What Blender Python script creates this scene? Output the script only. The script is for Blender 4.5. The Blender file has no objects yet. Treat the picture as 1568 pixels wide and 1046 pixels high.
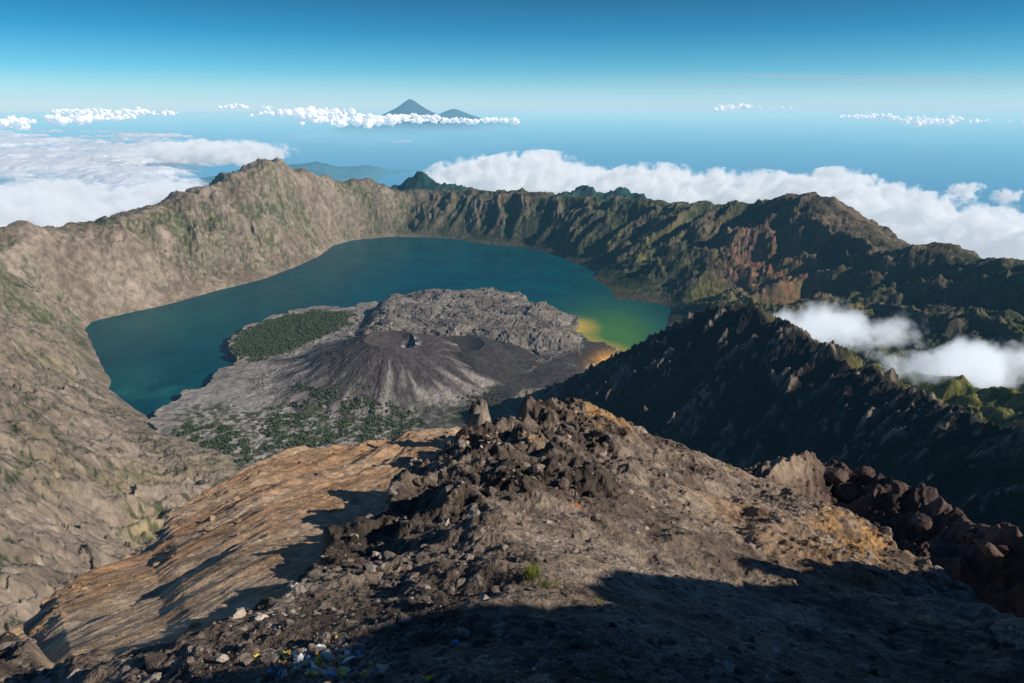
import bpy, bmesh, math, numpy as np, random
from mathutils import Vector
random.seed(3); rng=np.random.default_rng(7)
C=37.3; F=1045.0; CX=784.0; CY=522.5
PIT=math.atan(362.5/1045.0); cp,sp=math.cos(PIT),math.sin(PIT)
def ray(px,py):
    a=(px-CX)/F; b=-(py-CY)/F
    return a, cp+b*sp, -sp+b*cp
def W(px,py,Y):
    a,dy,dz=ray(px,py); t=Y/dy
    return (a*t,Y,C+dz*t)
def G(px,py,z):
    a,dy,dz=ray(px,py); t=(z-C)/dz
    return (a*t,dy*t,z)
def proj(x,y,z):
    f=y*cp-(z-C)*sp; u=y*sp+(z-C)*cp
    f=np.maximum(f,1e-4)
    return CX+F*x/f, CY-F*u/f
def sm(a,b,x):
    t=np.clip((x-a)/(b-a),0,1); return t*t*(3-2*t)
def mixc(a,b,t):
    a=np.asarray(a,dtype=np.float32); b=np.asarray(b,dtype=np.float32)
    return a+(b-a)*t[...,None]
# ---------- noise
PERM=rng.permutation(256); PERM=np.concatenate([PERM,PERM,PERM])
GA=rng.uniform(0,2*np.pi,256); GX=np.cos(GA); GY=np.sin(GA)
def perlin(x,y,seed=0):
    x=x+seed*17.13; y=y-seed*9.71
    xi=np.floor(x).astype(np.int64); yi=np.floor(y).astype(np.int64)
    xf=x-xi; yf=y-yi; xi&=255; yi&=255
    u=xf*xf*xf*(xf*(xf*6-15)+10); v=yf*yf*yf*(yf*(yf*6-15)+10)
    def g(ix,iy,dx,dy):
        h=PERM[PERM[ix]+iy]; return GX[h]*dx+GY[h]*dy
    a=g(xi,yi,xf,yf); b=g(xi+1,yi,xf-1,yf); c=g(xi,yi+1,xf,yf-1); d=g(xi+1,yi+1,xf-1,yf-1)
    return ((a+(b-a)*u)+((c+(d-c)*u)-(a+(b-a)*u))*v)*1.5
def fbm(x,y,o=5,seed=0,g=.5):
    s=0;a=1;t=0
    for i in range(o):
        s=s+a*perlin(x*2**i,y*2**i,seed+i*3); t+=a; a*=g
    return s/t
def ridged(x,y,o=5,seed=0,g=.5):
    s=0;a=1;t=0
    for i in range(o):
        s=s+a*(1-np.abs(perlin(x*2**i,y*2**i,seed+i*3))*1.6); t+=a; a*=g
    return s/t
G3=rng.normal(size=(256,3)); G3/=np.linalg.norm(G3,axis=1)[:,None]
def perlin3(p):
    i=np.floor(p).astype(np.int64); f=p-i; i&=255
    u=f*f*f*(f*(f*6-15)+10); r=0
    for dx in (0,1):
        for dy in (0,1):
            for dz in (0,1):
                h=PERM[PERM[PERM[i[:,0]+dx]+i[:,1]+dy]+i[:,2]+dz]
                d=f-np.array([dx,dy,dz])
                w=(u[:,0] if dx else 1-u[:,0])*(u[:,1] if dy else 1-u[:,1])*(u[:,2] if dz else 1-u[:,2])
                r=r+w*(G3[h]*d).sum(1)
    return r*1.5
# ---------- mesh helpers
def mesh_obj(name,verts,faces,mat,col=None,smooth=True,k=4):
    me=bpy.data.meshes.new(name)
    v=np.asarray(verts,dtype=np.float32).reshape(-1,3); f=np.asarray(faces,dtype=np.int32).reshape(-1,k)
    me.vertices.add(len(v)); me.vertices.foreach_set('co',v.ravel())
    me.loops.add(f.size); me.loops.foreach_set('vertex_index',f.ravel())
    me.polygons.add(len(f)); me.polygons.foreach_set('loop_start',np.arange(0,f.size,k,dtype=np.int32))
    me.polygons.foreach_set('use_smooth',np.full(len(f),smooth))
    me.update(calc_edges=True)
    if col is not None:
        c=np.ones((len(v),4),dtype=np.float32); c[:,:3]=np.clip(np.asarray(col).reshape(-1,3),0,1)
        at=me.color_attributes.new('Col','FLOAT_COLOR','POINT'); at.data.foreach_set('color',c.ravel())
    me.materials.append(mat)
    ob=bpy.data.objects.new(name,me); bpy.context.scene.collection.objects.link(ob); return ob
def gridfaces(nr,nt,mask=None):
    i=np.arange(nr-1)[:,None]*nt+np.arange(nt-1)[None,:]
    f=np.stack([i,i+1,i+nt+1,i+nt],-1)
    if mask is not None:
        m=mask[:-1,:-1]|mask[1:,:-1]|mask[:-1,1:]|mask[1:,1:]; f=f[m]
    return f.reshape(-1,4)
def polar(t0,t1,nt,r0,r1,nr):
    th=np.radians(np.linspace(t0,t1,nt)); r=np.exp(np.linspace(math.log(r0),math.log(r1),nr))
    R,T=np.meshgrid(r,th,indexing='ij'); return R*np.sin(T),R*np.cos(T),R,T
def densify(pts,step):
    out=[]
    for a,b in zip(pts[:-1],pts[1:]):
        a=np.array(a);b=np.array(b); n=max(1,int(np.linalg.norm(b-a)/step))
        for i in range(n): out.append(a+(b-a)*i/n)
    out.append(np.array(pts[-1])); return np.array(out)
def sdpoly(x,y,poly):
    P=np.array(poly)[:,:2]; d=np.full(x.shape,1e9); ins=np.zeros(x.shape,bool)
    for i in range(len(P)):
        a=P[i]; b=P[(i+1)%len(P)]; e=b-a
        t=np.clip(((x-a[0])*e[0]+(y-a[1])*e[1])/(e@e+1e-9),0,1)
        d=np.minimum(d,np.hypot(x-a[0]-t*e[0],y-a[1]-t*e[1]))
        c=((a[1]>y)!=(b[1]>y))&(x<(b[0]-a[0])*(y-a[1])/(b[1]-a[1]+1e-12)+a[0]); ins^=c
    return np.where(ins,d,-d)
def ridgeh(x,y,pts,slope):
    h=np.full(x.shape,-1e3)
    for a,b in zip(pts[:-1],pts[1:]):
        a=np.array(a);b=np.array(b); e=(b-a)[:2]
        t=np.clip(((x-a[0])*e[0]+(y-a[1])*e[1])/(e@e+1e-9),0,1)
        d=np.hypot(x-a[0]-t*e[0],y-a[1]-t*e[1])
        h=np.maximum(h,a[2]+t*(b[2]-a[2])-slope*d)
    return h
# ---------- materials
def nodes(name):
    m=bpy.data.materials.new(name); m.use_nodes=True; nt=m.node_tree; nt.nodes.clear()
    return m,nt,nt.nodes.new('ShaderNodeOutputMaterial')
def terrain_mat(name,s1,s2,bump,bd,lo=.6,hi=1.4,rg=.65):
    m,nt,o=nodes(name); N=nt.nodes.new; L=nt.links.new
    b=N('ShaderNodeBsdfPrincipled'); b.inputs['Roughness'].default_value=.95; b.inputs['Specular IOR Level'].default_value=.12
    a=N('ShaderNodeAttribute'); a.attribute_name='Col'
    g=N('ShaderNodeNewGeometry')
    n=N('ShaderNodeTexNoise'); n.inputs['Scale'].default_value=s1; n.inputs['Detail'].default_value=9; n.inputs['Roughness'].default_value=rg
    L(g.outputs['Position'],n.inputs['Vector'])
    mr=N('ShaderNodeMapRange'); mr.inputs[1].default_value=.3; mr.inputs[2].default_value=.7; mr.inputs[3].default_value=lo; mr.inputs[4].default_value=hi
    L(n.outputs['Fac'],mr.inputs[0])
    x=N('ShaderNodeVectorMath'); x.operation='SCALE'; L(a.outputs['Color'],x.inputs[0]); L(mr.outputs[0],x.inputs['Scale'])
    L(x.outputs[0],b.inputs['Base Color'])
    n2=N('ShaderNodeTexNoise'); n2.inputs['Scale'].default_value=s2; n2.inputs['Detail'].default_value=6; n2.inputs['Roughness'].default_value=.7
    L(g.outputs['Position'],n2.inputs['Vector'])
    bp=N('ShaderNodeBump'); bp.inputs['Strength'].default_value=bump; bp.inputs['Distance'].default_value=bd
    L(n2.outputs['Fac'],bp.inputs['Height']); L(bp.outputs[0],b.inputs['Normal'])
    L(b.outputs[0],o.inputs[0]); return m
M_far=terrain_mat('crater_rock',1.8,3.5,.7,.22,.5,1.5,.7)
M_lava=terrain_mat('lava_field',2.5,6,.6,.1,.6,1.4)
M_fg=terrain_mat('scree_rock',30,70,.9,.013,.4,1.6,.74)
M_rock=terrain_mat('rock',60,120,.8,.006,.5,1.5)
M_veg=terrain_mat('forest',3,6,.4,.05)
# ---------- crater terrain
LC=np.array([-4.0,66.0])
rim=[(-150,385,46),(-60,365,51),(0,350,55),(45,342,57),(90,350,60),(140,345,63),(200,325,68),(260,310,73),(310,287,77),(350,272,80),(385,256,82),(402,246,83),(420,246,84),(445,259,86),(470,270,89),(520,275,96),(570,275,100),(600,285,102),(650,290,103),(700,290,103),(740,292,101),(785,288,99),(830,295,97),(900,300,93),(960,302,89),(1010,305,86),(1070,315,83),(1140,320,79),(1175,315,75),(1205,297,71),(1245,293,69),(1275,305,67),(1310,335,64),(1350,362,60),(1390,385,57),(1440,375,54),(1500,385,50),(1568,402,47),(1700,430,42)]
rimP=[W(*p) for p in rim]; rimW=densify(rimP,1.8)
shore_px=[(235,640),(205,625),(165,595),(160,570),(140,530),(128,505),(140,492),(200,478),(260,465),(330,445),(400,428),(460,405),(490,390),(510,375),(540,367),(600,362),(660,363),(700,366),(740,373),(800,378),(850,390),(880,403),(912,412),(905,425),(935,443),(940,458),(985,462),(1025,470),(1018,500),(1010,530)]
shW=densify([G(a,b,20) for a,b in shore_px],2.0)
ctl=[rimW,shW]
o=rimW.copy(); d=o[:,:2]-LC; d/=np.linalg.norm(d,axis=1)[:,None]
for s,zz in ((9,5.5),(22,12),(50,20)):
    q=o.copy(); q[:,:2]+=d*s; q[:,2]=np.maximum(o[:,2]-zz,6); ctl.append(q[::3])
q=shW.copy(); dd=q[:,:2]-np.array([-6,58.]); dl=np.linalg.norm(dd,axis=1)[:,None]; q[:,:2]-=dd/dl*1.5; q[:,2]=19; ctl.append(q[::2])
D=[(0,430,46),(60,440,50),(0,500,37),(80,520,40),(0,600,27),(100,620,30),(180,660,32.5),(0,700,20),(100,720,23),(200,740,26),(0,800,16),(100,820,19),(200,830,21.5),(0,900,12.5),(100,900,14.5),(0,960,10.3),(-150,600,24),(-150,800,14),(-150,1000,8),(100,1000,10.5),(60,470,46),
 (1300,450,52),(1400,520,40),(1500,540,36),(1568,560,32),(1200,470,50),(1700,600,26),(1100,440,58),(1250,400,58),(1180,410,62),(1450,450,47)]
ctl.append(np.array([W(*p) for p in D]))
ctl.append(np.array([G(330,690,20.9),G(300,750,21.4),G(250,690,21.2),G(400,720,20.2),G(300,830,22.4),G(240,660,20.4),G(500,760,20),G(270,660,20.2)]))
ctl.append(np.array([(x,y,17.5) for x,y in ((-10,78),(0,82),(-20,66),(-5,60),(8,60),(-15,50),(0,45),(0,72),(5,35),(0,28),(-8,35),(5,20),(0,12),(0,7),(9,45),(-14,60))]))
P=np.concatenate(ctl)
def rbf_fit(P):
    n=len(P); A=np.hypot(P[:,None,0]-P[None,:,0],P[:,None,1]-P[None,:,1])
    B=np.zeros((n+3,n+3)); B[:n,:n]=A-np.eye(n)*.05; B[:n,n]=1;B[:n,n+1]=P[:,0];B[:n,n+2]=P[:,1]; B[n:,:n]=B[:n,n:].T
    r=np.zeros(n+3); r[:n]=P[:,2]; return np.linalg.solve(B,r)
wts=rbf_fit(P)
def rbf_eval(x,y):
    s=x.shape; x=x.ravel().astype(np.float32); y=y.ravel().astype(np.float32)
    r=wts[-3]+wts[-2]*x+wts[-1]*y
    for i in range(len(P)): r=r+np.float32(wts[i])*np.sqrt((x-np.float32(P[i,0]))**2+(y-np.float32(P[i,1]))**2)
    return r.reshape(s)
def up(a,f):
    n0,n1=a.shape; i=np.linspace(0,n0-1,(n0-1)*f+1); j=np.linspace(0,n1-1,(n1-1)*f+1)
    i0=np.minimum(i.astype(int),n0-2); j0=np.minimum(j.astype(int),n1-2); fi=(i-i0)[:,None]; fj=(j-j0)[None]
    return (a[i0][:,j0]*(1-fi)*(1-fj)+a[i0+1][:,j0]*fi*(1-fj)+a[i0][:,j0+1]*(1-fi)*fj+a[i0+1][:,j0+1]*fi*fj)
dark=[(1800,740,9.5),(1568,662,14),(1480,632,17),(1400,600,20),(1340,562,23),(1280,530,25.5),(1230,505,27.5),(1180,478,29.5),(1140,460,31),(1095,470,31.8),(1060,503,32.5),(1010,540,34),(960,570,35.5),(900,595,37.5),(860,608,39.2)]
darkW=[W(*p) for p in dark]
green=[(1340,552,31),(1400,570,30),(1480,583,28),(1568,600,26),(1700,640,22)]
greenW=[W(*p) for p in green]
def crater_h(x,y,b,rd):
    dx=x-LC[0]; dy=y-LC[1]; ph=np.arctan2(dx,dy); rr=np.hypot(dx,dy)
    nl=sm(48,36,y)*sm(-4,-9,x)
    wx=fbm(x*.07,y*.07,4,5); wy=fbm(x*.07,y*.07,4,7)
    u=ph*30/5.0+wx*1.4; v=rr*.05+wy*.9
    rb=ridged(u,v,6,11,.53)
    a=math.radians(52); ux=(x*math.cos(a)-y*math.sin(a)); vx=(x*math.sin(a)+y*math.cos(a))
    w2=fbm(x*.25,y*.25,4,15)*.9
    rb2=ridged(ux*.26+w2,vx*.08+w2*.5,6,17,.56)
    rb=rb*(1-nl)+rb2*nl
    hi=sm(20.1,22.5,b)*(.35+.65*sm(.3,4,rd))
    z=b+hi*(-1.6+rb*2.5)*(1.2-.62*nl)+fbm(x*.4,y*.4,5,21,.5)*.55*sm(20,21.5,b)
    z=z+hi*(ridged(x*.8+wx*2,y*.8+wy*2,4,33,.5)-.6)*.36
    z=z+sm(20,21,b)*(ridged(x*4,y*4,3,37,.6)-.6)*.09
    return z,rb,nl
def dark_h(x,y):
    wx=fbm(x*.25,y*.25,4,41)*.9
    h0=ridgeh(x+wx*.6,y+wx*.6,darkW,.74)
    top=ridgeh(x,y,darkW,0)
    g=ridged(x*.18+h0*.08+wx*.5,y*.55-x*.25+wx*.6,5,45,.55)
    dn=sm(0,3,top-h0)
    h=h0+(g-.65)*1.7*dn+fbm(x*1.2,y*1.2,4,47)*.3+(ridged(x*2.5,y*2.5,4,49,.55)-.6)*.24
    return h,g,top
def green_h(x,y):
    return ridgeh(x,y,greenW,.55)+fbm(x*.6,y*.6,5,51)*.7
NT,NR=501,317
Xs,Ys,_,_=polar(-47,47,NT,8,175,NR); b=up(rbf_eval(Xs,Ys),3)
rd=up(-ridgeh(Xs,Ys,[(p[0],p[1],0) for p in rimP],1.0),3)
X,Y,R,T=polar(-47,47,(NT-1)*3+1,8,175,(NR-1)*3+1)
zc,rb,nl=crater_h(X,Y,b,rd)
def slope_of(z,X,Y):
    dzr=np.gradient(z,axis=0); dr=np.hypot(np.gradient(X,axis=0),np.gradient(Y,axis=0))
    dzt=np.gradient(z,axis=1); dt=np.hypot(np.gradient(X,axis=1),np.gradient(Y,axis=1))
    return np.hypot(dzr/dr,dzt/dt)
zg=green_h(X,Y); gm=sm(-.3,.3,zg-zc); z=np.maximum(zc,zg)
sl=slope_of(z,X,Y)
n1=fbm(X*.3,Y*.3,5,61); n2=fbm(X*1.5,Y*1.5,5,65,.6); n3=perlin(X*5,Y*5,69); nb=fbm(X*.09,Y*.09,5,63,.6)
brown=mixc((.17,.13,.09),(.28,.225,.16),sm(-.3,.4,n1))
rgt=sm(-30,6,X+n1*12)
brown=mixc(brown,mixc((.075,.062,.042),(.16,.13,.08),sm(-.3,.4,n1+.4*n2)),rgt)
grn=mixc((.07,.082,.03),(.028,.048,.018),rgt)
gul=sm(.75,.5,rb)
pk=np.exp(-(((X-30)/8)**2+((Y-64)/10)**2))
veg=sm(-.04,.12,nb*.7+n2*.6+n3*.25+n1*.3-.10+.15*rgt+.22*(gul-.4)-.2*sm(26,30,z)*(1-rgt)-.28*pk)*sm(20,20.6,z)
col=mixc(brown,grn,veg*.88)
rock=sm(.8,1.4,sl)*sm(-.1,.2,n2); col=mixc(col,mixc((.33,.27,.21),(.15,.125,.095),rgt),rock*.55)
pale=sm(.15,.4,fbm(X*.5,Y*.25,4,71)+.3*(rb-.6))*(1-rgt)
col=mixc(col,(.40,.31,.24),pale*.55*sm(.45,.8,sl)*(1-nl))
yg=sm(-.02,.22,fbm(X*.2,Y*.2,4,75))*sm(5,12,X)*sm(28,22,z); col=mixc(col,(.18,.165,.045),yg*.75*(1-veg*.5)*(1-pk*.6))
col=mixc(col,(.19,.13,.088),pk*.6*sm(-.2,.2,n1)*(1-veg*.6))
red=np.exp(-(((X-G(1190,410,24)[0])/3)**2+((Y-60)/8)**2)); col=mixc(col,(.30,.12,.075),red*.85*sm(-.2,.2,n2))
gcol=mixc((.21,.19,.045),(.045,.065,.018),sm(-.1,.25,n2)); col=mixc(col,gcol,gm)
nlc=mixc((.28,.22,.165),(.18,.145,.108),sm(-.2,.25,n1+.5*n2)); nlc=mixc(nlc,(.21,.18,.085),sm(.0,.25,fbm(X*.3,Y*.3,4,77))*sm(27,22,z)*.5)
nlc=mixc(nlc,(.05,.065,.028),sm(.28,.37,n3*.5+n2*.6+n1*.3+.12*gul)*.9)
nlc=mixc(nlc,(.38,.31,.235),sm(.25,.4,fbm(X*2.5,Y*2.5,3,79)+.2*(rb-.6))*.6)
flo=sm(23.2,22,z)*sm(-19,-14,X); nlc=mixc(nlc,(.36,.29,.16),flo*.75*sm(-.2,.2,n1)); nlc=mixc(nlc,(.06,.075,.03),flo*sm(.05,.2,n2+n1*.4)*.8)
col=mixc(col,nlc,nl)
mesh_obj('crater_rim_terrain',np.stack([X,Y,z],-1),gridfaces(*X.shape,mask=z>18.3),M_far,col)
# ---------- dark ridge
X,Y,R,T=polar(-3,50,1000,7,46,800)
z,g,top=dark_h(X,Y); n1=fbm(X*.8,Y*.8,5,81); n2=perlin(X*4,Y*4,83)
col=mixc((.010,.0095,.010),(.025,.021,.019),sm(-.3,.3,n1))  # black sand, darkened further so the face's shade sits in the colour
col=mixc(col,(.28,.21,.155),sm(.64,.82,g)*sm(-.05,.2,n1+n2*.5)*.9)  # pale ribs: the sunlight they catch is painted into the colour
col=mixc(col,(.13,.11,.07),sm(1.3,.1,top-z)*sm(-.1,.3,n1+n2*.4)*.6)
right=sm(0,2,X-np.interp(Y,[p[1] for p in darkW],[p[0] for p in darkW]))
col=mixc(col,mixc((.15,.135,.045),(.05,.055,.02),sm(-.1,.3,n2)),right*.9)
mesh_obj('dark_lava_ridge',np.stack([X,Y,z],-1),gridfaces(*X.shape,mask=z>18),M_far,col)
# ---------- lava island with cone
fpx=[(235,640),(290,610),(320,595),(340,572),(380,560),(350,545),(360,520),(400,495),(480,477),(545,477),(550,472),(575,470),(600,468),(625,468),(628,462),(660,458),(700,456),(740,455),(765,462),(800,460),(808,474),(850,484),(885,492),(890,500),(872,512),(900,528),(930,535),(950,548),(950,556),(930,566),(900,572),(885,590),(855,607),(800,608),(785,640),(780,740),(600,800),(300,800),(225,720)]
fW=[G(a,b,20) for a,b in fpx]
c1=W(597,520,43.0); c2=W(705,535,44.5)
def field_h(x,y):
    wx=fbm(x*.6,y*.6,4,91); wy=fbm(x*.6,y*.6,4,95)
    sd=sdpoly(x+wx*.9,y+wy*.9,fW)
    back=sm(45.5,49,y+wx*1.5)*sm(-12.5,-10.5,x)*sm(7,3,x)
    z=19.95+np.where(sd>0,.25*sm(0,.5,sd)+.35*sm(0,4,sd),sd*.3)
    z=z+back*sm(0,.4,sd)*(.85+.6*fbm(x*.25,y*.25,3,99))
    rough=ridged(x*.8+wx*1.2,y*.8+wy*1.2,5,101,.56)-.6
    z=z+sm(0,.4,sd)*rough*.34*(.35+.65*sm(38,45,y+wx*3))
    ddx=x-c1[0]; ddy=y-c1[1]; d=np.hypot(ddx,ddy)*(1+.16*fbm(x*.2,y*.2,3,103)); ph=np.arctan2(ddx,ddy)
    f=np.clip(1-d/8.6,0,1)
    gl=fbm(ph*4.5+wx*.5,d*.25,5,105,.6)
    H=2.85; rc=1.6
    cone=20.45+H*f**1.3+gl*.2*sm(1.2,4,d)+rough*.1
    rimz=20.45+H*(1-rc/8.6)**1.3+.22*np.sin(ph+2.6)+wx*.25
    cone=np.where(d<rc,np.minimum(cone,rimz)-.85*(1-(d/rc)**2),cone)
    notch=np.exp(-((ddx-1.6)**2+(ddy+.2)**2)/1.4); cone=cone-.5*notch
    d2=np.hypot(x-c2[0],y-c2[1])*(1+.12*wy); f2=np.clip(1-d2/5.2,0,1)
    cn2=20.5+1.9*f2**1.1-np.where(d2<1.7,.8*(1-(d2/1.7)**2),0)+wx*.1
    m=np.maximum(cone,cn2)
    z=np.where(sd>0,np.maximum(z,m),z)
    return z,sd,d,d2,cone,cn2,gl
X,Y,R,T=polar(-37,14,1250,24,68,950)
z,sd,d,d2,cone,cn2,gl=field_h(X,Y)
n1=fbm(X*.5,Y*.5,5,111); n2=fbm(X*2.5,Y*2.5,4,115); ph=np.arctan2(X-c1[0],Y-c1[1])
px,py=proj(X,Y,z)
st=fbm(ph*9,d*.25,4,119)
col=mixc((.13,.113,.096),(.235,.205,.172),sm(-.3,.3,n1+n2*.5))
front=sm(42,38,Y)*sm(-3,-8,X); col=mixc(col,mixc((.24,.215,.19),(.39,.35,.30),sm(-.3,.3,fbm(X*1.2,Y*.4,4,117))),front)
col=mixc(col,(.09,.073,.058),sm(.05,.3,n2)*.5)
conem=sm(-.05,.1,cone-z+.08)
cc=mixc((.07,.056,.054),(.29,.255,.22),sm(-.1,.5,st*.8+(d-5)*.14)*sm(1.2,3,d))
col=mixc(col,cc,conem)
col=mixc(col,(.035,.03,.031),sm(-.05,.1,cn2-z+.08)*sm(-6,-4.5,X)*.9)
white=sm(1.1,.2,np.hypot(X-c1[0]-1.2,(Y-c1[1]-.2)))*sm(.0,.3,n2+.1); col=mixc(col,(.55,.55,.53),white*.8)
vn=n2*.9+n1*.4
vegm=sm(612,640,py+n1*40)*sm(220,300,px)*sm(-.08,.12,vn); col=mixc(col,(.055,.065,.028),vegm*.85)
vg2=sm(.1,.3,n1+.3*n2)*sm(570,600,py)*sm(400,450,px)*sm(620,560,px); col=mixc(col,(.06,.07,.03),vg2*.6)
forest=[(353,545),(362,520),(402,497),(480,480),(545,480),(532,500),(500,518),(440,545),(385,557)]
fo=[G(a,b,20.2) for a,b in forest]; fs=sdpoly(X,Y,fo); col=mixc(col,(.05,.06,.025),sm(-.1,.2,fs+n1*1.2)*.85)
ye=np.exp(-((px-945)**2/30**2+(py-557)**2/16**2)); col=mixc(col,(.80,.42,.09),np.clip(ye*1.9,0,1))
col=mixc(col,(.34,.29,.21),sm(.35,.05,sd)*.4)
mesh_obj('volcanic_cone_and_lava_field',np.stack([X,Y,z],-1),gridfaces(*X.shape,mask=z>19.4),M_lava,col)
# ---------- lake
xs=np.linspace(-48,26,420); ys=np.linspace(22,100,440); YY,XX=np.meshgrid(ys,xs,indexing='ij')
px,py=proj(XX,YY,np.full(XX.shape,20.0)); n=fbm(XX*.25,YY*.25,4,131)
lc=mixc((.0,.050,.064),(.0,.070,.080),sm(-.4,.4,n))
pl=np.exp(-(((px-925)/80)**2+((py-520)/45)**2)); lc=mixc(lc,(.07,.19,.04),np.clip(pl*1.3+n*.3*pl,0,1))
q=np.clip(1-np.abs(sdpoly(XX,YY,fW)+n*.8)/2.0,0,1)**.9*sm(850,885,px)*sm(480,495,py)*sm(600,575,py); lc=mixc(lc,(.62,.42,.07),q*.9)
sp2=np.exp(-(((px-225)/50)**2+((py-600)/25)**2)); lc=mixc(lc,(.03,.16,.13),sp2*.8*sm(-.3,.3,n))
sp2=np.exp(-(((px-260)/90)**2+((py-490)/25)**2)); lc=mixc(lc,(.004,.10,.088),sp2*.5)
m,nt,o=nodes('lake_water'); bs=nt.nodes.new('ShaderNodeBsdfPrincipled'); a=nt.nodes.new('ShaderNodeAttribute'); a.attribute_name='Col'
nt.links.new(a.outputs['Color'],bs.inputs['Base Color']); bs.inputs['Roughness'].default_value=.3; bs.inputs['Specular IOR Level'].default_value=.06
nz=nt.nodes.new('ShaderNodeTexNoise'); nz.inputs['Scale'].default_value=4; nz.inputs['Detail'].default_value=5; g=nt.nodes.new('ShaderNodeNewGeometry'); nt.links.new(g.outputs['Position'],nz.inputs['Vector'])
bp=nt.nodes.new('ShaderNodeBump'); bp.inputs['Strength'].default_value=.15; bp.inputs['Distance'].default_value=.05; nt.links.new(nz.outputs['Fac'],bp.inputs['Height']); nt.links.new(bp.outputs[0],bs.inputs['Normal'])
nt.links.new(bs.outputs[0],o.inputs[0])
mesh_obj('crater_lake',np.stack([XX,YY,np.full(XX.shape,20.0)],-1),gridfaces(*XX.shape),m,lc)
# ---------- forest trees
def tree_mass(name,polys,ns,thr,hf,hmin,hmax,colr):
    V=[];Fc=[];Cl=[];base=0
    for poly,n,th_ in zip(polys,ns,thr):
        pw=np.array([G(a,b,20.3) for a,b in poly]); lo=pw.min(0)-1; hi=pw.max(0)+1
        x=rng.uniform(lo[0],hi[0],n*5); y=rng.uniform(lo[1],hi[1],n*5)
        k=(sdpoly(x,y,pw)+fbm(x*.8,y*.8,4,143)*1.6>0)&(fbm(x*.9,y*.9,4,141)>th_); x=x[k][:n];y=y[k][:n]; zz=hf(x,y)
        k=zz>20.02; x=x[k];y=y[k];zz=zz[k]
        N=len(x); H=rng.uniform(hmin,hmax,N); a0=rng.uniform(0,6.28,N)
        ang=a0[:,None]+np.arange(6)[None]*math.pi/3
        rad=H[:,None]*.34*rng.uniform(.6,1.2,(N,6))
        r1=np.stack([x[:,None]+rad*np.cos(ang),y[:,None]+rad*np.sin(ang),zz[:,None]+H[:,None]*rng.uniform(0,.3,(N,6))],-1)
        r2=np.stack([x[:,None]+rad*.75*np.cos(ang+.4),y[:,None]+rad*.75*np.sin(ang+.4),zz[:,None]+H[:,None]*rng.uniform(.45,.7,(N,6))],-1)
        top=np.stack([x+rng.normal(0,.02,N),y,zz+H],-1)[:,None]
        vv=np.concatenate([r1,r2,top],1); V.append(vv.reshape(-1,3))
        i=np.arange(6); j=(i+1)%6
        f=np.concatenate([np.stack([i,j,j+6],-1),np.stack([i,j+6,i+6],-1),np.stack([i+6,j+6,np.full(6,12)],-1)])
        Fc.append((f[None]+base+np.arange(N)[:,None,None]*13).reshape(-1,3)); base+=N*13
        c=np.array(colr)*rng.uniform(.6,1.6,(N,1)); Cl.append(np.repeat(c,13,0))
    mesh_obj(name,np.concatenate(V),np.concatenate(Fc),M_veg,np.concatenate(Cl),k=3)
fh=lambda x,y: field_h(x,y)[0]
tree_mass('pine_forest',[forest,[(400,640),(470,600),(560,620),(640,645),(640,690),(380,705)],[(250,655),(330,655),(400,690),(380,705),(300,690)],[(700,610),(760,600),(770,630),(700,640)]],[7000,3200,1500,250],[-.3,-.02,-.05,-.05],fh,.07,.16,(.05,.065,.028))
# ---------- foreground ridge
crest=[(-200,1060,.3),(-60,1010,.35),(0,985,.4),(40,955,.45),(85,905,.5),(130,880,.55),(230,830,.7),(260,790,.8),(330,745,.95),(395,708,1.1),(455,688,1.25),(540,678,1.35),(600,665,1.45),(690,652,1.55),(740,655,1.6),(800,652,1.65),(850,642,1.65),(885,638,1.65),(920,650,1.55),(965,663,1.5),(1000,688,1.4),(1070,703,1.35),(1150,738,1.25),(1200,750,1.2),(1260,768,1.1),(1340,805,.95),(1400,855,.8),(1440,875,.7),(1500,905,.6),(1568,935,.5),(1700,990,.4)]
ct=[];ck=[];cr=[]
for a,b,yy in crest:
    w=W(a,b,yy); ct.append(math.atan2(w[0],w[1])); r=math.hypot(w[0],w[1]); cr.append(r); ck.append((C-w[2])/r)
Ldx=[300,380,450,500,560,590,640,700,800,900]; Ldy=[1025,975,925,885,845,800,755,720,690,620]
Spy=[600,700,780,850,915,1045]; Spx=[875,900,850,785,725,650]
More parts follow.
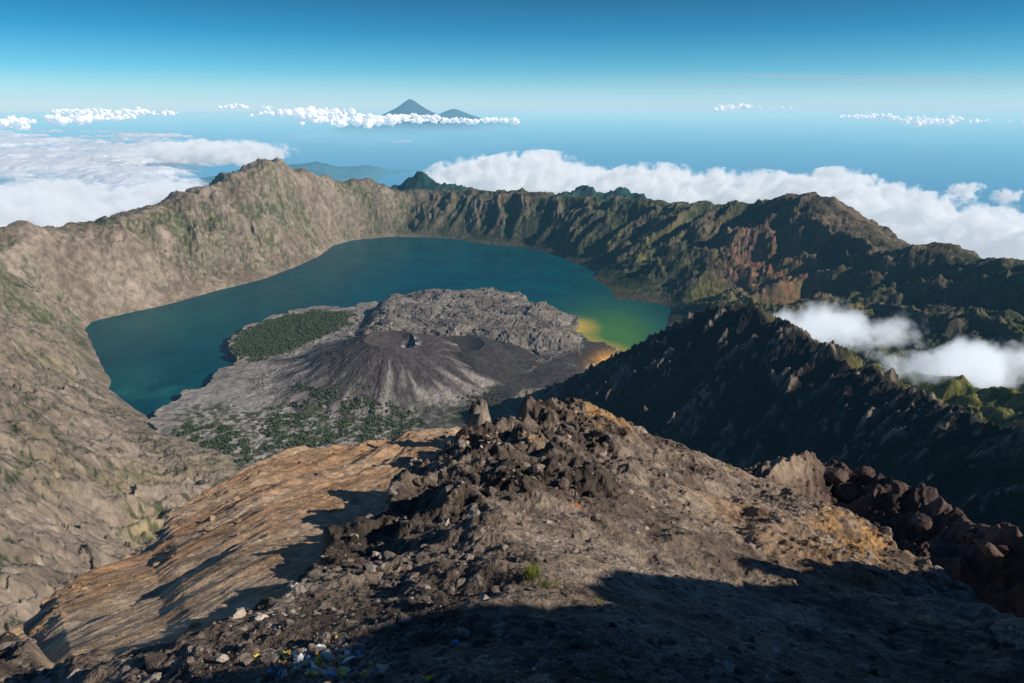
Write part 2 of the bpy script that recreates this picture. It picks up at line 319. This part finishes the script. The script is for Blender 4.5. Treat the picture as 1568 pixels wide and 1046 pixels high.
def fg_h(x,y):
    R=np.hypot(x,y); T=np.arctan2(x,y)
    kc=np.interp(T,ct,ck); rc=np.interp(T,ct,cr); r0=.09
    u=np.log(R/r0)/np.log(rc/r0)
    k=1.12+(kc-1.12)*np.clip(u,0,1)**.85
    z=C-R*k
    zc=C-rc*kc
    z=np.where(u>1,zc-(R-rc)*.95-(1-np.exp(-(R-rc)*6))*.02,z)
    px,py=proj(x,y,z)
    n0=fbm(x*6,y*6,4,151); n00=fbm(x*14,y*14,4,153)
    Ld=np.interp(px,Ldx,Ldy)
    rk=sm(-12,8,py-Ld+n0*80+n00*25); rk=np.maximum(rk,sm(780,850,px))
    edge=np.exp(-np.clip(py-Ld,0,400)/150)
    z=z+R*.045*rk*edge*sm(900,760,px)*sm(1.05,.9,u)
    sx=px-np.interp(py,Spy,Spx)+n0*190+n00*60
    spine=np.where(sx<0,np.exp(-(sx/150)**2*.7),np.exp(-sx/420))
    z=z+R*.095*(spine-.25)*sm(540,660,px)*sm(1.12,.8,u)*rk*sm(.15,.45,u)
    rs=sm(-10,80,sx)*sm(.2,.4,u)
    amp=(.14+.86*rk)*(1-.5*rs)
    z=z+fbm(x*2.6,y*2.6,3,155)*.05*R*(.5*amp+.5*rk)*sm(1.15,.7,u)
    z=z+(ridged(x*7,y*7,5,157,.52)-.62)*.07*amp*np.minimum(R,1)
    z=z+(ridged(x*30,y*30,4,159,.55)-.62)*.012*amp*np.minimum(R*1.6,1)
    z=z+fbm(x*110,y*110,3,161,.6)*.0028*amp
    z=z+(1-rk)*(ridged(x*8-y*1.6,y*1.1+x*.2,5,163,.55)-.6)*.026*np.minimum(R,1)
    return z,px,py,rk,u,sx,rs
X,Y,R,T=polar(-50,50,1500,.085,3.2,1250)
z,px,py,rk,u,sx,rs=fg_h(X,Y)
n1=fbm(X*5,Y*5,5,171); n2=fbm(X*25,Y*25,4,175); n3=fbm(X*90,Y*90,3,177)
wash=fbm(X*9-Y*1.8,Y*1.0,5,173,.6)
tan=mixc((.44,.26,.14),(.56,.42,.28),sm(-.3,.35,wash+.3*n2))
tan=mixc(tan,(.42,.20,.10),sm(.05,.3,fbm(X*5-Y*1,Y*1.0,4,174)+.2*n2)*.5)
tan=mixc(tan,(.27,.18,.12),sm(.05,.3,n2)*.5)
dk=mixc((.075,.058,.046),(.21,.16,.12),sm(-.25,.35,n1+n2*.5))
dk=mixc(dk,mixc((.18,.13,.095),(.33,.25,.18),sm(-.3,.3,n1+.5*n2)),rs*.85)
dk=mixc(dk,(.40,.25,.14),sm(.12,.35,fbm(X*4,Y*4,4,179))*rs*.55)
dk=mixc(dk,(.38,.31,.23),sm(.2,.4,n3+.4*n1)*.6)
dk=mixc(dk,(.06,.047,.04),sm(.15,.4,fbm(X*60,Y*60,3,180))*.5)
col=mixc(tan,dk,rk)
og=np.exp(-(((px-1330)/80)**2+((py-820)/48)**2))+.8*np.exp(-(((px-930)/40)**2+((py-670)/25)**2)); col=mixc(col,(.50,.28,.11),np.clip(og*1.5,0,1)*sm(-.3,.2,n2))
wp=np.exp(-(((px-735)/45)**2+((py-668)/20)**2))+np.exp(-(((px-420)/50)**2+((py-925)/28)**2)); col=mixc(col,(.6,.53,.42),np.clip(wp*1.3,0,1)*sm(-.2,.2,n2))
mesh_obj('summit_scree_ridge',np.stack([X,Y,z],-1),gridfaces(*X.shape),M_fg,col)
fgpx,fgpy=proj(X,Y,z); fgX,fgY,fgZ,fgrk,fgu,fgrs=X,Y,z,rk,u,rs
def at(qx,qy):
    dd=(fgpx-qx)**2+(fgpy-qy)**2+np.where(fgu>1,1e6,0)
    c=np.where(dd<16)
    if len(c[0])==0: i=np.unravel_index(np.argmin(dd),dd.shape)
    else:
        j=np.argmin(np.hypot(fgX[c],fgY[c])); i=(c[0][j],c[1][j])
    return np.array([fgX[i],fgY[i],fgZ[i]]),fgrk[i]
# right spur
spur=[(1120,790,2.2),(1165,742,2.5),(1205,705,2.8),(1245,697,3.0),(1300,720,2.9),(1360,735,2.7),(1400,748,2.5),(1450,790,2.2),(1520,805,2.0),(1568,838,1.8),(1700,900,1.5)]
spW=[W(*p) for p in spur]
X,Y,R,T=polar(8,50,800,1.2,7,600)
z=ridgeh(X+fbm(X*2,Y*2,3,181)*.15,Y,spW,.75)+(ridged(X*3,Y*3,5,183,.55)-.62)*.16+fbm(X*18,Y*18,4,185)*.03
n1=fbm(X*3,Y*3,5,187)
col=mixc((.06,.042,.035),(.17,.11,.085),sm(-.2,.35,n1)); px,py=proj(X,Y,z)
col=mixc(col,(.34,.25,.17),np.exp(-(((px-1205)/45)**2+((py-715)/25)**2)))
mesh_obj('rocky_spur',np.stack([X,Y,z],-1),gridfaces(*X.shape,mask=z>C-4.5),M_fg,col)
# unseen summit beside / behind the camera, crest shaped to shade the foreground
sW=[(.02,-.35,C+.07),(.15,-.12,C+.075),(.28,.04,C+.055),(.44,.2,C-.035),(.62,.40,C-.17),(.9,.6,C-.4)]
xs=np.linspace(-.3,1.4,400); ys=np.linspace(-.9,.9,400); YY,XX=np.meshgrid(ys,xs,indexing='ij')
z=ridgeh(XX,YY,sW,1.1)+(ridged(XX*6,YY*6,4,191)-.62)*.07
mesh_obj('summit_shadow_caster',np.stack([XX,YY,z],-1),gridfaces(*XX.shape,mask=(z>C-.6)&(XX>YY*1.04+.015)&((XX>.06)|(YY<-.06))),M_fg,np.full(XX.shape+(3,),.12))
# rocks
def ico(n):
    bm=bmesh.new(); bmesh.ops.create_icosphere(bm,subdivisions=n,radius=1); v=np.array([v.co[:] for v in bm.verts]); t=np.array([[v.index for v in f.verts] for f in bm.faces]); bm.free(); return v,t
iv,it=ico(2); iv3,it3=ico(3)
def rotm(n):
    q=rng.normal(size=(n,4)); q/=np.linalg.norm(q,axis=1)[:,None]; w,x,y,z=q.T
    return np.stack([1-2*(y*y+z*z),2*(x*y-z*w),2*(x*z+y*w),2*(x*y+z*w),1-2*(x*x+z*z),2*(y*z-x*w),2*(x*z-y*w),2*(y*z+x*w),1-2*(x*x+y*y)],-1).reshape(n,3,3)
def rockmesh(name,pos,size,cols,mat,ang=.35,base=None):
    bv,bt=base if base else (iv,it)
    N=len(pos); V=np.repeat(bv[None],N,0)
    off=rng.uniform(0,200,(N,1,3)); nn=perlin3(((V*1.1+off)).reshape(-1,3)).reshape(N,-1,1)
    V=V*(1+ang*1.6*nn)
    for k in range(6):
        d=rng.normal(size=(N,1,3)); d/=np.linalg.norm(d,axis=2)[...,None]; h=rng.uniform(.4,.85,(N,1,1))
        pr=(V*d).sum(2,keepdims=True); V=V-d*np.maximum(pr-h,0)
    if base:
        nn=perlin3(((V*4+off)).reshape(-1,3)).reshape(N,-1,1); V=V*(1+.12*nn)
    V=V*rng.uniform(.6,1.2,(N,1,3)); V=np.einsum('nij,nvj->nvi',rotm(N),V)*np.array([1,1,.72])
    V=V*size[:,None,None]+pos[:,None,:]
    Fc=(bt[None]+np.arange(N)[:,None,None]*len(bv)).reshape(-1,3)
    return mesh_obj(name,V.reshape(-1,3),Fc,mat,np.repeat(cols,len(bv),0),smooth=False,k=3)
Nr=28000
wgt=((fgu>-.1)&(fgu<1.0)).astype(float)*(.06+.94*fgrk)*(1+1.5*sm(.6,.2,fgu))*(.25+sm(-.1,.25,fbm(fgX*8,fgY*8,3,195))); wgt=wgt.ravel()/wgt.sum()
idx=rng.choice(wgt.size,Nr,p=wgt); pos=np.stack([fgX.ravel()[idx],fgY.ravel()[idx],fgZ.ravel()[idx]],-1)
Rr=np.hypot(pos[:,0],pos[:,1]); size=Rr*.00105*(1/np.maximum(rng.uniform(0,1,Nr),.005))**.58; size=np.minimum(size,Rr*.016)
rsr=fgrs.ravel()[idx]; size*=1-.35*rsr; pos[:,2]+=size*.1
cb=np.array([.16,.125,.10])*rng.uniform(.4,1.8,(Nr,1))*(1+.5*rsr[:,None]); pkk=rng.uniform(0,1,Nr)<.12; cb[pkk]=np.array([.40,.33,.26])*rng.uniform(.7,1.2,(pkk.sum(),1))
tr=fgrk.ravel()[idx]<.4; cb[tr]=np.array([.42,.28,.165])*rng.uniform(.6,1.2,(tr.sum(),1)); size[tr]*=.6
rockmesh('rock_rubble',pos,size,cb,M_rock)
bl=[(870,650,20,.11),(840,658,16,.12),(905,660,16,.12),(940,668,16,.3),(780,670,13,.4),(740,675,13,.5),(705,675,11,.4),(660,692,14,.3),(620,705,13,.4),(590,728,13,.35),(600,745,14,.4),(565,790,14,.25),(505,870,12,.2),(430,925,16,.5),(400,945,18,.5),(455,900,14,.45),(980,812,13,.4),(972,800,9,.35),(1285,840,20,.4),(1300,860,18,.35),(1270,820,15,.3),(1340,850,18,.3),(1365,805,14,.2),(820,700,14,.1),(760,745,16,.1),(700,790,15,.09),(640,790,16,.11),(720,850,14,.3),(600,880,15,.12),(560,920,14,.1),(680,740,12,.12),(750,800,12,.1),(650,850,14,.12),(780,720,12,.12),(540,870,12,.14),(120,900,12,.3),(90,935,13,.28),(55,960,12,.25),(1030,1000,16,.2),(1025,1030,18,.25),(1420,900,20,.2),(1250,900,16,.15),(1350,960,20,.12),(1150,980,18,.12),(60,1030,24,.35),(110,1035,20,.4),(1440,1000,20,.15),(1500,960,22,.14),(1210,960,14,.15)]
bp_=[];bs_=[];bc=[]
for qx,qy,s,al in bl:
    for k in range(5):
        p,rkk=at(qx+rng.normal(0,s*.7)*(k>0),qy+rng.normal(0,s*.4)*(k>0)); dist=math.sqrt(p[0]**2+p[1]**2+(p[2]-C)**2)
        r=s*.8/F*dist*(1 if k==0 else rng.uniform(.25,.7)); p[2]-=r*.4; bp_.append(p);bs_.append(r); t=rng.uniform(.8,1.2); bc.append((al*1.1*t,al*.88*t,al*.7*t) if rkk>.4 else (.42*t,.27*t,.16*t))
rockmesh('boulders',np.array(bp_),np.array(bs_),np.array(bc),M_fg,.3,(iv3,it3))
bp_=[];bs_=[];bc=[]
for a,b_,yy in crest[3:16]:
    for k in range(9):
        t=rng.uniform(-1,1); p,_=at(a+t*38,b_+rng.uniform(5,18)); dist=np.linalg.norm(p-np.array([0,0,C])); r=rng.uniform(2.5,8)/F*dist; p[2]-=r*.4; bp_.append(p); bs_.append(r); t=rng.uniform(.6,1.2); bc.append((.42*t,.26*t,.15*t))
rockmesh('ochre_outcrop',np.array(bp_),np.array(bs_),np.array(bc),M_fg,.3,(iv3,it3))
bp_=[];bs_=[];bc=[]
for a,b_,yy in [(1290,722,2.85),(1300,740,2.8),(1345,738,2.7),(1385,748,2.55),(1400,765,2.5),(1440,795,2.2),(1490,805,2.05),(1505,815,2.0),(1550,835,1.85),(1165,748,2.45)]:
    for k in range(3):
        w=np.array(W(a+rng.normal(0,12),b_+rng.normal(0,8)+6,yy)); bp_.append(w); bs_.append(rng.uniform(.02,.055)); t=rng.uniform(.6,1.3); bc.append((.13*t,.09*t,.07*t))
rockmesh('spur_boulders',np.array(bp_),np.array(bs_),np.array(bc),M_fg,.3,(iv3,it3))
# litter
lit_=[];ls=[];lc_=[]
pal=[(.75,.5,.08),(.8,.6,.15),(.1,.35,.7),(.75,.75,.72),(.6,.3,.1),(.3,.5,.55),(.55,.42,.25),(.8,.7,.5),(.7,.6,.45),(.5,.4,.25)]
for k in range(75):
    qx=rng.normal(505,45); qy=1032-abs(rng.normal(0,24))
    p,_=at(qx,qy); dist=np.linalg.norm(p-np.array([0,0,C])); lit_.append(p+np.array([0,0,.0004])); ls.append(rng.uniform(3,8.5)/F*dist); lc_.append(pal[rng.integers(len(pal))])
for qx,qy,c,s in [(697,980,(.1,.35,.8),8),(775,972,(.1,.3,.6),5),(862,963,(.25,.5,.6),5),(885,770,(.7,.2,.04),4),(655,1037,(.5,.6,.05),7)]:
    p,_=at(qx,qy); dist=np.linalg.norm(p-np.array([0,0,C])); lit_.append(p); ls.append(s/F*dist); lc_.append(c)
rockmesh('plastic_litter',np.array(lit_),np.array(ls),np.array(lc_),M_rock,.8,(iv3,it3))
# grass tufts
V=[];Fc=[];Cl=[]
for qx,qy,s,n in [(818,876,13,120),(835,895,10,80),(810,880,8,60),(805,720,7,60),(855,890,7,50),(920,920,7,40),(705,760,6,40),(1120,715,6,40),(300,955,8,60)]:
    p,_=at(qx,qy); dist=np.linalg.norm(p-np.array([0,0,C])); r=s/F*dist
    for k in range(n):
        a=rng.uniform(0,6.28); rr=r*math.sqrt(rng.uniform()); bx=p+np.array([rr*math.cos(a),rr*math.sin(a),0]); h=r*rng.uniform(.4,1); l=rng.normal(0,.4,2)*h
        i=len(V); V+= [bx-np.array([r*.06,0,.0]),bx+np.array([r*.06,0,0]),bx+np.array([l[0],l[1],h])]; Fc.append((i,i+1,i+2)); c=rng.uniform(.7,1.3); Cl+=[(.16*c,.18*c,.03)]*3
mesh_obj('grass_tufts',np.array(V),np.array(Fc),M_veg,np.array(Cl),k=3)
# ---------- sea, land, distant peak
m,nt,o=nodes('sea_water'); bs=nt.nodes.new('ShaderNodeBsdfPrincipled'); bs.inputs['Base Color'].default_value=(.002,.12,.30,1); bs.inputs['Roughness'].default_value=.4; bs.inputs['Specular IOR Level'].default_value=.3; nt.links.new(bs.outputs[0],o.inputs[0])
th=np.linspace(0,2*np.pi,129)[:-1]; rr=np.array([1,50,200,600,1500,4000.])
V=np.stack([np.outer(rr,np.cos(th)),np.outer(rr,np.sin(th)),np.zeros((6,128))],-1).reshape(-1,3)
i=np.arange(5)[:,None]*128; j=np.arange(128)[None]; k=(j+1)%128
mesh_obj('sea',V,np.stack([i+j,i+128+j,i+128+k,i+k],-1).reshape(-1,4),m)
X,Y,R,T=polar(-47,20,700,105,760,500)
hl=[[W(*p) for p in L] for L in ([(590,300,128),(620,278,128),(640,266,128),(665,270,127),(700,278,126),(735,297,125)],[(840,310,128),(885,281,126),(920,294,125),(955,289,124),(995,306,122)])]
land=np.exp(-(((X+105)/75)**2+((Y-330)/130)**2))+.8*np.exp(-(((X+260)/130)**2+((Y-560)/90)**2))
z=(ridged(X*.012,Y*.012,6,201,.55)*.6-1.0+land*1.05)*18
for L in hl: z=np.maximum(z,ridgeh(X,Y,L,.6)+(ridged(X*.15,Y*.15,5,205,.6)-.6)*3)
n1=fbm(X*.1,Y*.1,4,207)
mesh_obj('lowland_hills',np.stack([X,Y,z],-1),gridfaces(*X.shape,mask=z>-1),M_far,mixc((.015,.05,.045),(.035,.075,.055),sm(-.3,.3,n1)))
def farpeak(name,px,pyt,Yd,half,hgt,seed):
    w=W(px,pyt,Yd); a=np.linspace(-3.2,3.2,160); A,B=np.meshgrid(a,a,indexing='ij'); d=np.sqrt(A*A+B*B+.012)-.1
    z=w[2]-hgt*(1-np.exp(-d*1.1))-1.6*d*d-fbm(A*2+seed,B*2,4,seed)*hgt*.12*sm(0,1,d)
    mesh_obj(name,np.stack([w[0]+A*half,w[1]+B*half,z],-1),gridfaces(160,160),M_far,np.full((160,160,3),.05))
farpeak('distant_volcano',628,151,1100,46,38,3)
farpeak('distant_mountain',695,166,1250,70,32,9)
# ---------- clouds
def cloudmat(name,alpha,em=0):
    m,nt,o=nodes(name); N=nt.nodes.new; L=nt.links.new
    b=N('ShaderNodeBsdfDiffuse'); b.inputs['Color'].default_value=(.95,.95,.95,1)
    tl=N('ShaderNodeBsdfTranslucent'); tl.inputs['Color'].default_value=(.95,.96,.98,1)
    mx=N('ShaderNodeMixShader'); mx.inputs[0].default_value=.42; L(b.outputs[0],mx.inputs[1]); L(tl.outputs[0],mx.inputs[2])
    e=N('ShaderNodeEmission'); e.inputs['Color'].default_value=(.8,.92,1,1); e.inputs['Strength'].default_value=em; ad=N('ShaderNodeAddShader'); L(mx.outputs[0],ad.inputs[0]); L(e.outputs[0],ad.inputs[1]); out=ad  # cloud glow stands in for daylight scattered many times inside
    if alpha:
        a=N('ShaderNodeAttribute'); a.attribute_name='Col'; tr=N('ShaderNodeBsdfTransparent'); m2=N('ShaderNodeMixShader')
        L(a.outputs['Fac'],m2.inputs[0]); L(tr.outputs[0],m2.inputs[1]); L(out.outputs[0],m2.inputs[2]); out=m2
    L(out.outputs[0],o.inputs[0]); return m
M_cloud=cloudmat('cloud',False,.2); M_deck=cloudmat('cloud_layer',True,.12); M_cir=cloudmat('thin_cloud',True,0)
def puffs(name,cl,freq):
    cl=np.array(cl); mean=np.mean(cl[:,3])
    def kids(c,n,f0,f1):
        N=len(c); d=rng.normal(size=(N,n,3)); d[...,2]=np.abs(d[...,2])*.9+.1; d/=np.linalg.norm(d,axis=2)[...,None]
        p=c[:,None,:3]+d*c[:,None,3:4]*np.array([.95,.95,.75]); r=c[:,None,3]*rng.uniform(f0,f1,(N,n))
        return np.concatenate([p,r[...,None]],-1).reshape(-1,4)
    k1=kids(cl,5,.28,.55)
    Vs=[];Fs=[];base=0
    for c,(bv,bt) in ((cl,(iv3,it3)),(k1,(iv,it))):
        N=len(c); V=bv[None]*np.array([1,1,.8])*c[:,3][:,None,None]+c[:,None,:3]
        r=np.repeat(c[:,3],len(bv)); n=np.repeat(bv[None],N,0).reshape(-1,3); Vf=V.reshape(-1,3)
        q=Vf/mean*freq
        dsp=np.abs(perlin3(q*1.3))*.7+np.abs(perlin3(q*3.1))*.45
        Vs.append(Vf+n*(r*(dsp*.9-.2))[:,None]); Fs.append((bt[None]+base+np.arange(N)[:,None,None]*len(bv)).reshape(-1,3)); base+=len(Vf)
    mesh_obj(name,np.concatenate(Vs),np.concatenate(Fs),M_cloud,smooth=True,k=3)
def cumulus(list_,c,w,dp,h,n,rs):
    for i in range(n):
        a=rng.normal(0,.45); bq=rng.normal(0,.45); e=max(0,1-(a*a+bq*bq)*.9)
        zz=rng.uniform(0,1)*e*h; r=rs*rng.uniform(.35,1.15)*(1.15-.6*zz/h)
        list_.append((c[0]+a*w,c[1]+bq*dp,c[2]+zz,r))
Cc=[]
def horizon(px0,px1,py0,n,Yd,w,h,rs):
    for k in range(n):
        p=rng.uniform(px0,px1); w0=W(p,py0+rng.normal(0,1.5),Yd*rng.uniform(.9,1.1)); cumulus(Cc,(w0[0],w0[1],w0[2]-h),w*1.3,w,h*rng.uniform(.5,1.2),7,rs*rng.uniform(.3,.9))
horizon(-20,45,180,8,850,14,9,7); horizon(60,200,174,16,950,18,7,5.5); horizon(90,260,166,16,1100,18,7,6); horizon(415,520,165,18,1000,22,9,7.5); horizon(340,420,161,6,1200,18,4,4.5); horizon(480,610,175,22,900,18,8,6.5); horizon(600,670,177,14,850,14,4,4.5); horizon(680,770,181,12,800,16,3,3.5); horizon(1090,1145,159,6,1200,14,8,6);horizon(1140,1220,163,3,1200,16,2,3.5); horizon(1300,1370,176,6,950,14,4,4.5); horizon(1380,1465,177,10,900,14,8,6); horizon(1475,1560,182,3,900,12,3,4)
puffs('horizon_clouds',Cc,1.1)
# stratus deck, left
X,Y,R,T=polar(-50,-8,900,100,760,700)
warp=fbm(X*.01,Y*.01,4,221)*2
cov=fbm(X*.010+warp*.5,Y*.022,5,223)+.8*sm(-19,-29,np.degrees(T))-.42+.12*fbm(X*.15,Y*.15,4,225)-.5*sm(500,720,R)-.75*np.exp(-((R-168)/24)**2)*sm(-38,-29,np.degrees(T))
bil=(1-ridged(X*.05,Y*.05,4,227,.5))
z=14.5+2.0*sm(0,.6,cov)+(1.2-bil)*1.2*sm(0,.35,cov)+fbm(X*.02,Y*.02,3,229)*1.2
al=sm(-.04,.34,cov+.16*fbm(X*.12,Y*.2,5,231,.6))
mesh_obj('stratus_cloud_layer',np.stack([X,Y,z],-1),gridfaces(*X.shape,mask=al>.01),M_deck,np.repeat(al[...,None],3,-1))
xs=np.linspace(150,2300,400); ys=np.linspace(1150,2600,160); YY,XX=np.meshgrid(ys,xs,indexing='ij')
al=sm(.02,.45,fbm(XX*.0022,YY*.006,5,241)+.22)*.5*sm(150,600,XX)*sm(1150,1400,YY)*sm(2600,2200,YY)
mesh_obj('cirrus_cloud',np.stack([XX,YY,88+fbm(XX*.002,YY*.002,3,243)*5],-1),gridfaces(*XX.shape,mask=al>.003),M_cir,np.repeat(al[...,None],3,-1))
# cumulus and valley mist (volumes)
def mist(name,px0,py0,Yd,sx,sy,sz,dens,thr,seed,sc=.42,soft=.18,em=.45,fall=.42):
    w0=W(px0,py0,Yd)
    m,nt,o=nodes(name); N=nt.nodes.new; L=nt.links.new
    pv=N('ShaderNodeVolumePrincipled'); pv.inputs['Color'].default_value=(.97,.98,1,1); pv.inputs['Anisotropy'].default_value=0
    pv.inputs['Emission Color'].default_value=(.84,.93,1,1)
    tc=N('ShaderNodeTexCoord'); g=N('ShaderNodeNewGeometry')
    n=N('ShaderNodeTexNoise'); n.noise_dimensions='4D'; n.inputs['W'].default_value=seed; n.inputs['Scale'].default_value=sc; n.inputs['Detail'].default_value=7; n.inputs['Roughness'].default_value=.64; n.inputs['Distortion'].default_value=.3; L(g.outputs['Position'],n.inputs['Vector'])
    ln=N('ShaderNodeVectorMath'); ln.operation='LENGTH'; L(tc.outputs['Object'],ln.inputs[0])
    s=N('ShaderNodeMath'); s.operation='MULTIPLY_ADD'; L(ln.outputs['Value'],s.inputs[0]); s.inputs[1].default_value=-fall; L(n.outputs['Fac'],s.inputs[2])
    mr=N('ShaderNodeMapRange'); mr.inputs[1].default_value=thr; mr.inputs[2].default_value=thr+soft; mr.inputs[3].default_value=0; mr.inputs[4].default_value=dens; L(s.outputs[0],mr.inputs[0])
    L(mr.outputs[0],pv.inputs['Density'])
    e=N('ShaderNodeMath'); e.operation='MULTIPLY'; e.inputs[1].default_value=em; L(mr.outputs[0],e.inputs[0]); L(e.outputs[0],pv.inputs['Emission Strength'])  # cloud volume emits with density, replacing multiply scattered light
    L(pv.outputs[0],o.inputs['Volume'])
    ob=mesh_obj(name,iv3,it3,m,k=3); ob.location=w0; ob.scale=(sx,sy,sz)
mist('valley_cloud',1255,503,34,6,4,2.2,1.4,.29,1.3)
mist('valley_cloud.001',1490,565,30,6.5,4,1.8,1.5,.27,4.1)
mist('valley_cloud.002',1375,500,33,3,2.5,2.2,.9,.30,9.7)
cl=[(740,285,185,19,13,8.5,.2),(820,283,180,21,13,9,.2),(900,290,176,15,12,6.5,.22),(1000,294,170,18,12,7.5,.21),(1090,301,164,15,12,7,.22),(1170,308,158,14,11,7.5,.21),(1280,320,146,15,11,9,.21),(1350,338,134,14,11,8,.22),(1430,355,124,13,10,7.5,.22),(1510,378,114,13,9,7,.22),(1590,390,106,13,9,8,.22)]
for i,(a,b_,yd,sx_,sy_,sz_,th_) in enumerate(cl): mist('cumulus_cloud' if i==0 else 'cumulus_cloud.%03d'%i,a,b_,yd,sx_,sy_,sz_,1.3,th_,7.3*i,.2,.1,.36,.36)
for i,(a,b_,yd,sx_,sy_,sz_) in enumerate([(1525,330,150,9,6,4),(1478,292,190,7,5,3.5),(1325,274,230,8,5,2.5),(1545,300,180,6,5,3)]): mist('small_cloud' if i==0 else 'small_cloud.%03d'%i,a,b_,yd,sx_,sy_,sz_,1.0,.30,2.1+3.7*i,.42,.12,.36,.36)
cl=[(40,345,112,19,12,6),(120,330,122,16,11,5),(0,320,125,18,12,5),(245,305,138,15,9,4),(60,300,150,20,12,4),(320,232,260,34,20,5),(370,236,240,16,12,4.5)]
for i,(a,b_,yd,sx_,sy_,sz_) in enumerate(cl): mist('cloud_bank' if i==0 else 'cloud_bank.%03d'%i,a,b_,yd,sx_,sy_,sz_,1.0,.24,3+5.3*i,.2,.12,.34,.36)
# haze
def haze(name,z0,z1,s):
    m,nt,o=nodes(name); N=nt.nodes.new; L=nt.links.new
    sig=np.array([.0009,.0016,.0021])*s; Linf=np.array([.46,.72,.86]); dn=sig[2]
    v=N('ShaderNodeVolumeAbsorption'); v.inputs['Density'].default_value=dn*1.0001; v.inputs['Color'].default_value=(1-sig[0]/dn,1-sig[1]/dn,0,1)
    e=N('ShaderNodeEmission'); E=sig*Linf; e.inputs['Strength'].default_value=E[2]; e.inputs['Color'].default_value=(E[0]/E[2],E[1]/E[2],1,1)  # emission stands in for daylight scattered by the haze
    ad=N('ShaderNodeAddShader'); L(v.outputs[0],ad.inputs[0]); L(e.outputs[0],ad.inputs[1]); L(ad.outputs[0],o.inputs['Volume'])
    th=np.linspace(0,2*np.pi,65)[:-1]; ring=np.stack([np.cos(th)*3500,np.sin(th)*3500],-1)
    bm=bmesh.new(); lo=[bm.verts.new((a,b,z0)) for a,b in ring]; hi=[bm.verts.new((a,b,z1)) for a,b in ring]
    bm.faces.new(lo[::-1]); bm.faces.new(hi)
    for i in range(64): bm.faces.new((lo[i],lo[(i+1)%64],hi[(i+1)%64],hi[i]))
    me=bpy.data.meshes.new(name); bm.to_mesh(me); me.materials.append(m); ob=bpy.data.objects.new(name,me); bpy.context.scene.collection.objects.link(ob)
haze('atmospheric_haze',-1,70,.3)
haze('marine_haze',-.9,13,1.7)
# ---------- light
S=Vector((.823,-.27,.5)).normalized()
sl=bpy.data.lights.new('sun','SUN'); sl.energy=5; sl.angle=math.radians(.5); sl.color=(1,.95,.87)
so=bpy.data.objects.new('sun',sl); so.rotation_euler=S.to_track_quat('Z','Y').to_euler(); bpy.context.scene.collection.objects.link(so)
w=bpy.data.worlds.new('World'); bpy.context.scene.world=w; w.use_nodes=True; nt=w.node_tree; nt.nodes.clear(); N=nt.nodes.new; L=nt.links.new
o=N('ShaderNodeOutputWorld'); bg=N('ShaderNodeBackground'); bg.inputs['Strength'].default_value=.1
sk=N('ShaderNodeTexSky'); sk.sky_type='NISHITA'; sk.sun_disc=False; sk.sun_elevation=math.asin(S.z); sk.sun_rotation=math.atan2(S.x,S.y); sk.altitude=3700; sk.dust_density=.5; sk.ozone_density=2
tc=N('ShaderNodeTexCoord'); sx=N('ShaderNodeSeparateXYZ'); L(tc.outputs['Generated'],sx.inputs[0])
cr_=N('ShaderNodeValToRGB'); e=cr_.color_ramp.elements; e[0].position=0; e[0].color=(.8,1,1,1); e[1].position=.135; e[1].color=(.0,.31,.50,1)
e2=e.new(.045); e2.color=(.22,.72,.9,1); e3=e.new(.09); e3.color=(.01,.49,.72,1); e4=e.new(.5); e4.color=(.28,.5,.85,1)
L(sx.outputs['Z'],cr_.inputs[0])
mu=N('ShaderNodeMix'); mu.data_type='RGBA'; mu.blend_type='MULTIPLY'; mu.inputs[0].default_value=1; L(sk.outputs[0],mu.inputs[6]); L(cr_.outputs[0],mu.inputs[7])
L(mu.outputs[2],bg.inputs[0]); L(bg.outputs[0],o.inputs[0])
# ---------- camera
cd=bpy.data.cameras.new('camera'); cd.lens=24; cd.sensor_width=36; cd.clip_start=.005; cd.clip_end=9000
co=bpy.data.objects.new('camera',cd); co.location=(0,0,C); co.rotation_euler=(math.pi/2-PIT,0,0); bpy.context.scene.collection.objects.link(co); bpy.context.scene.camera=co
sc=bpy.context.scene; sc.view_settings.view_transform='Standard'; sc.view_settings.look='None'; sc.view_settings.exposure=0
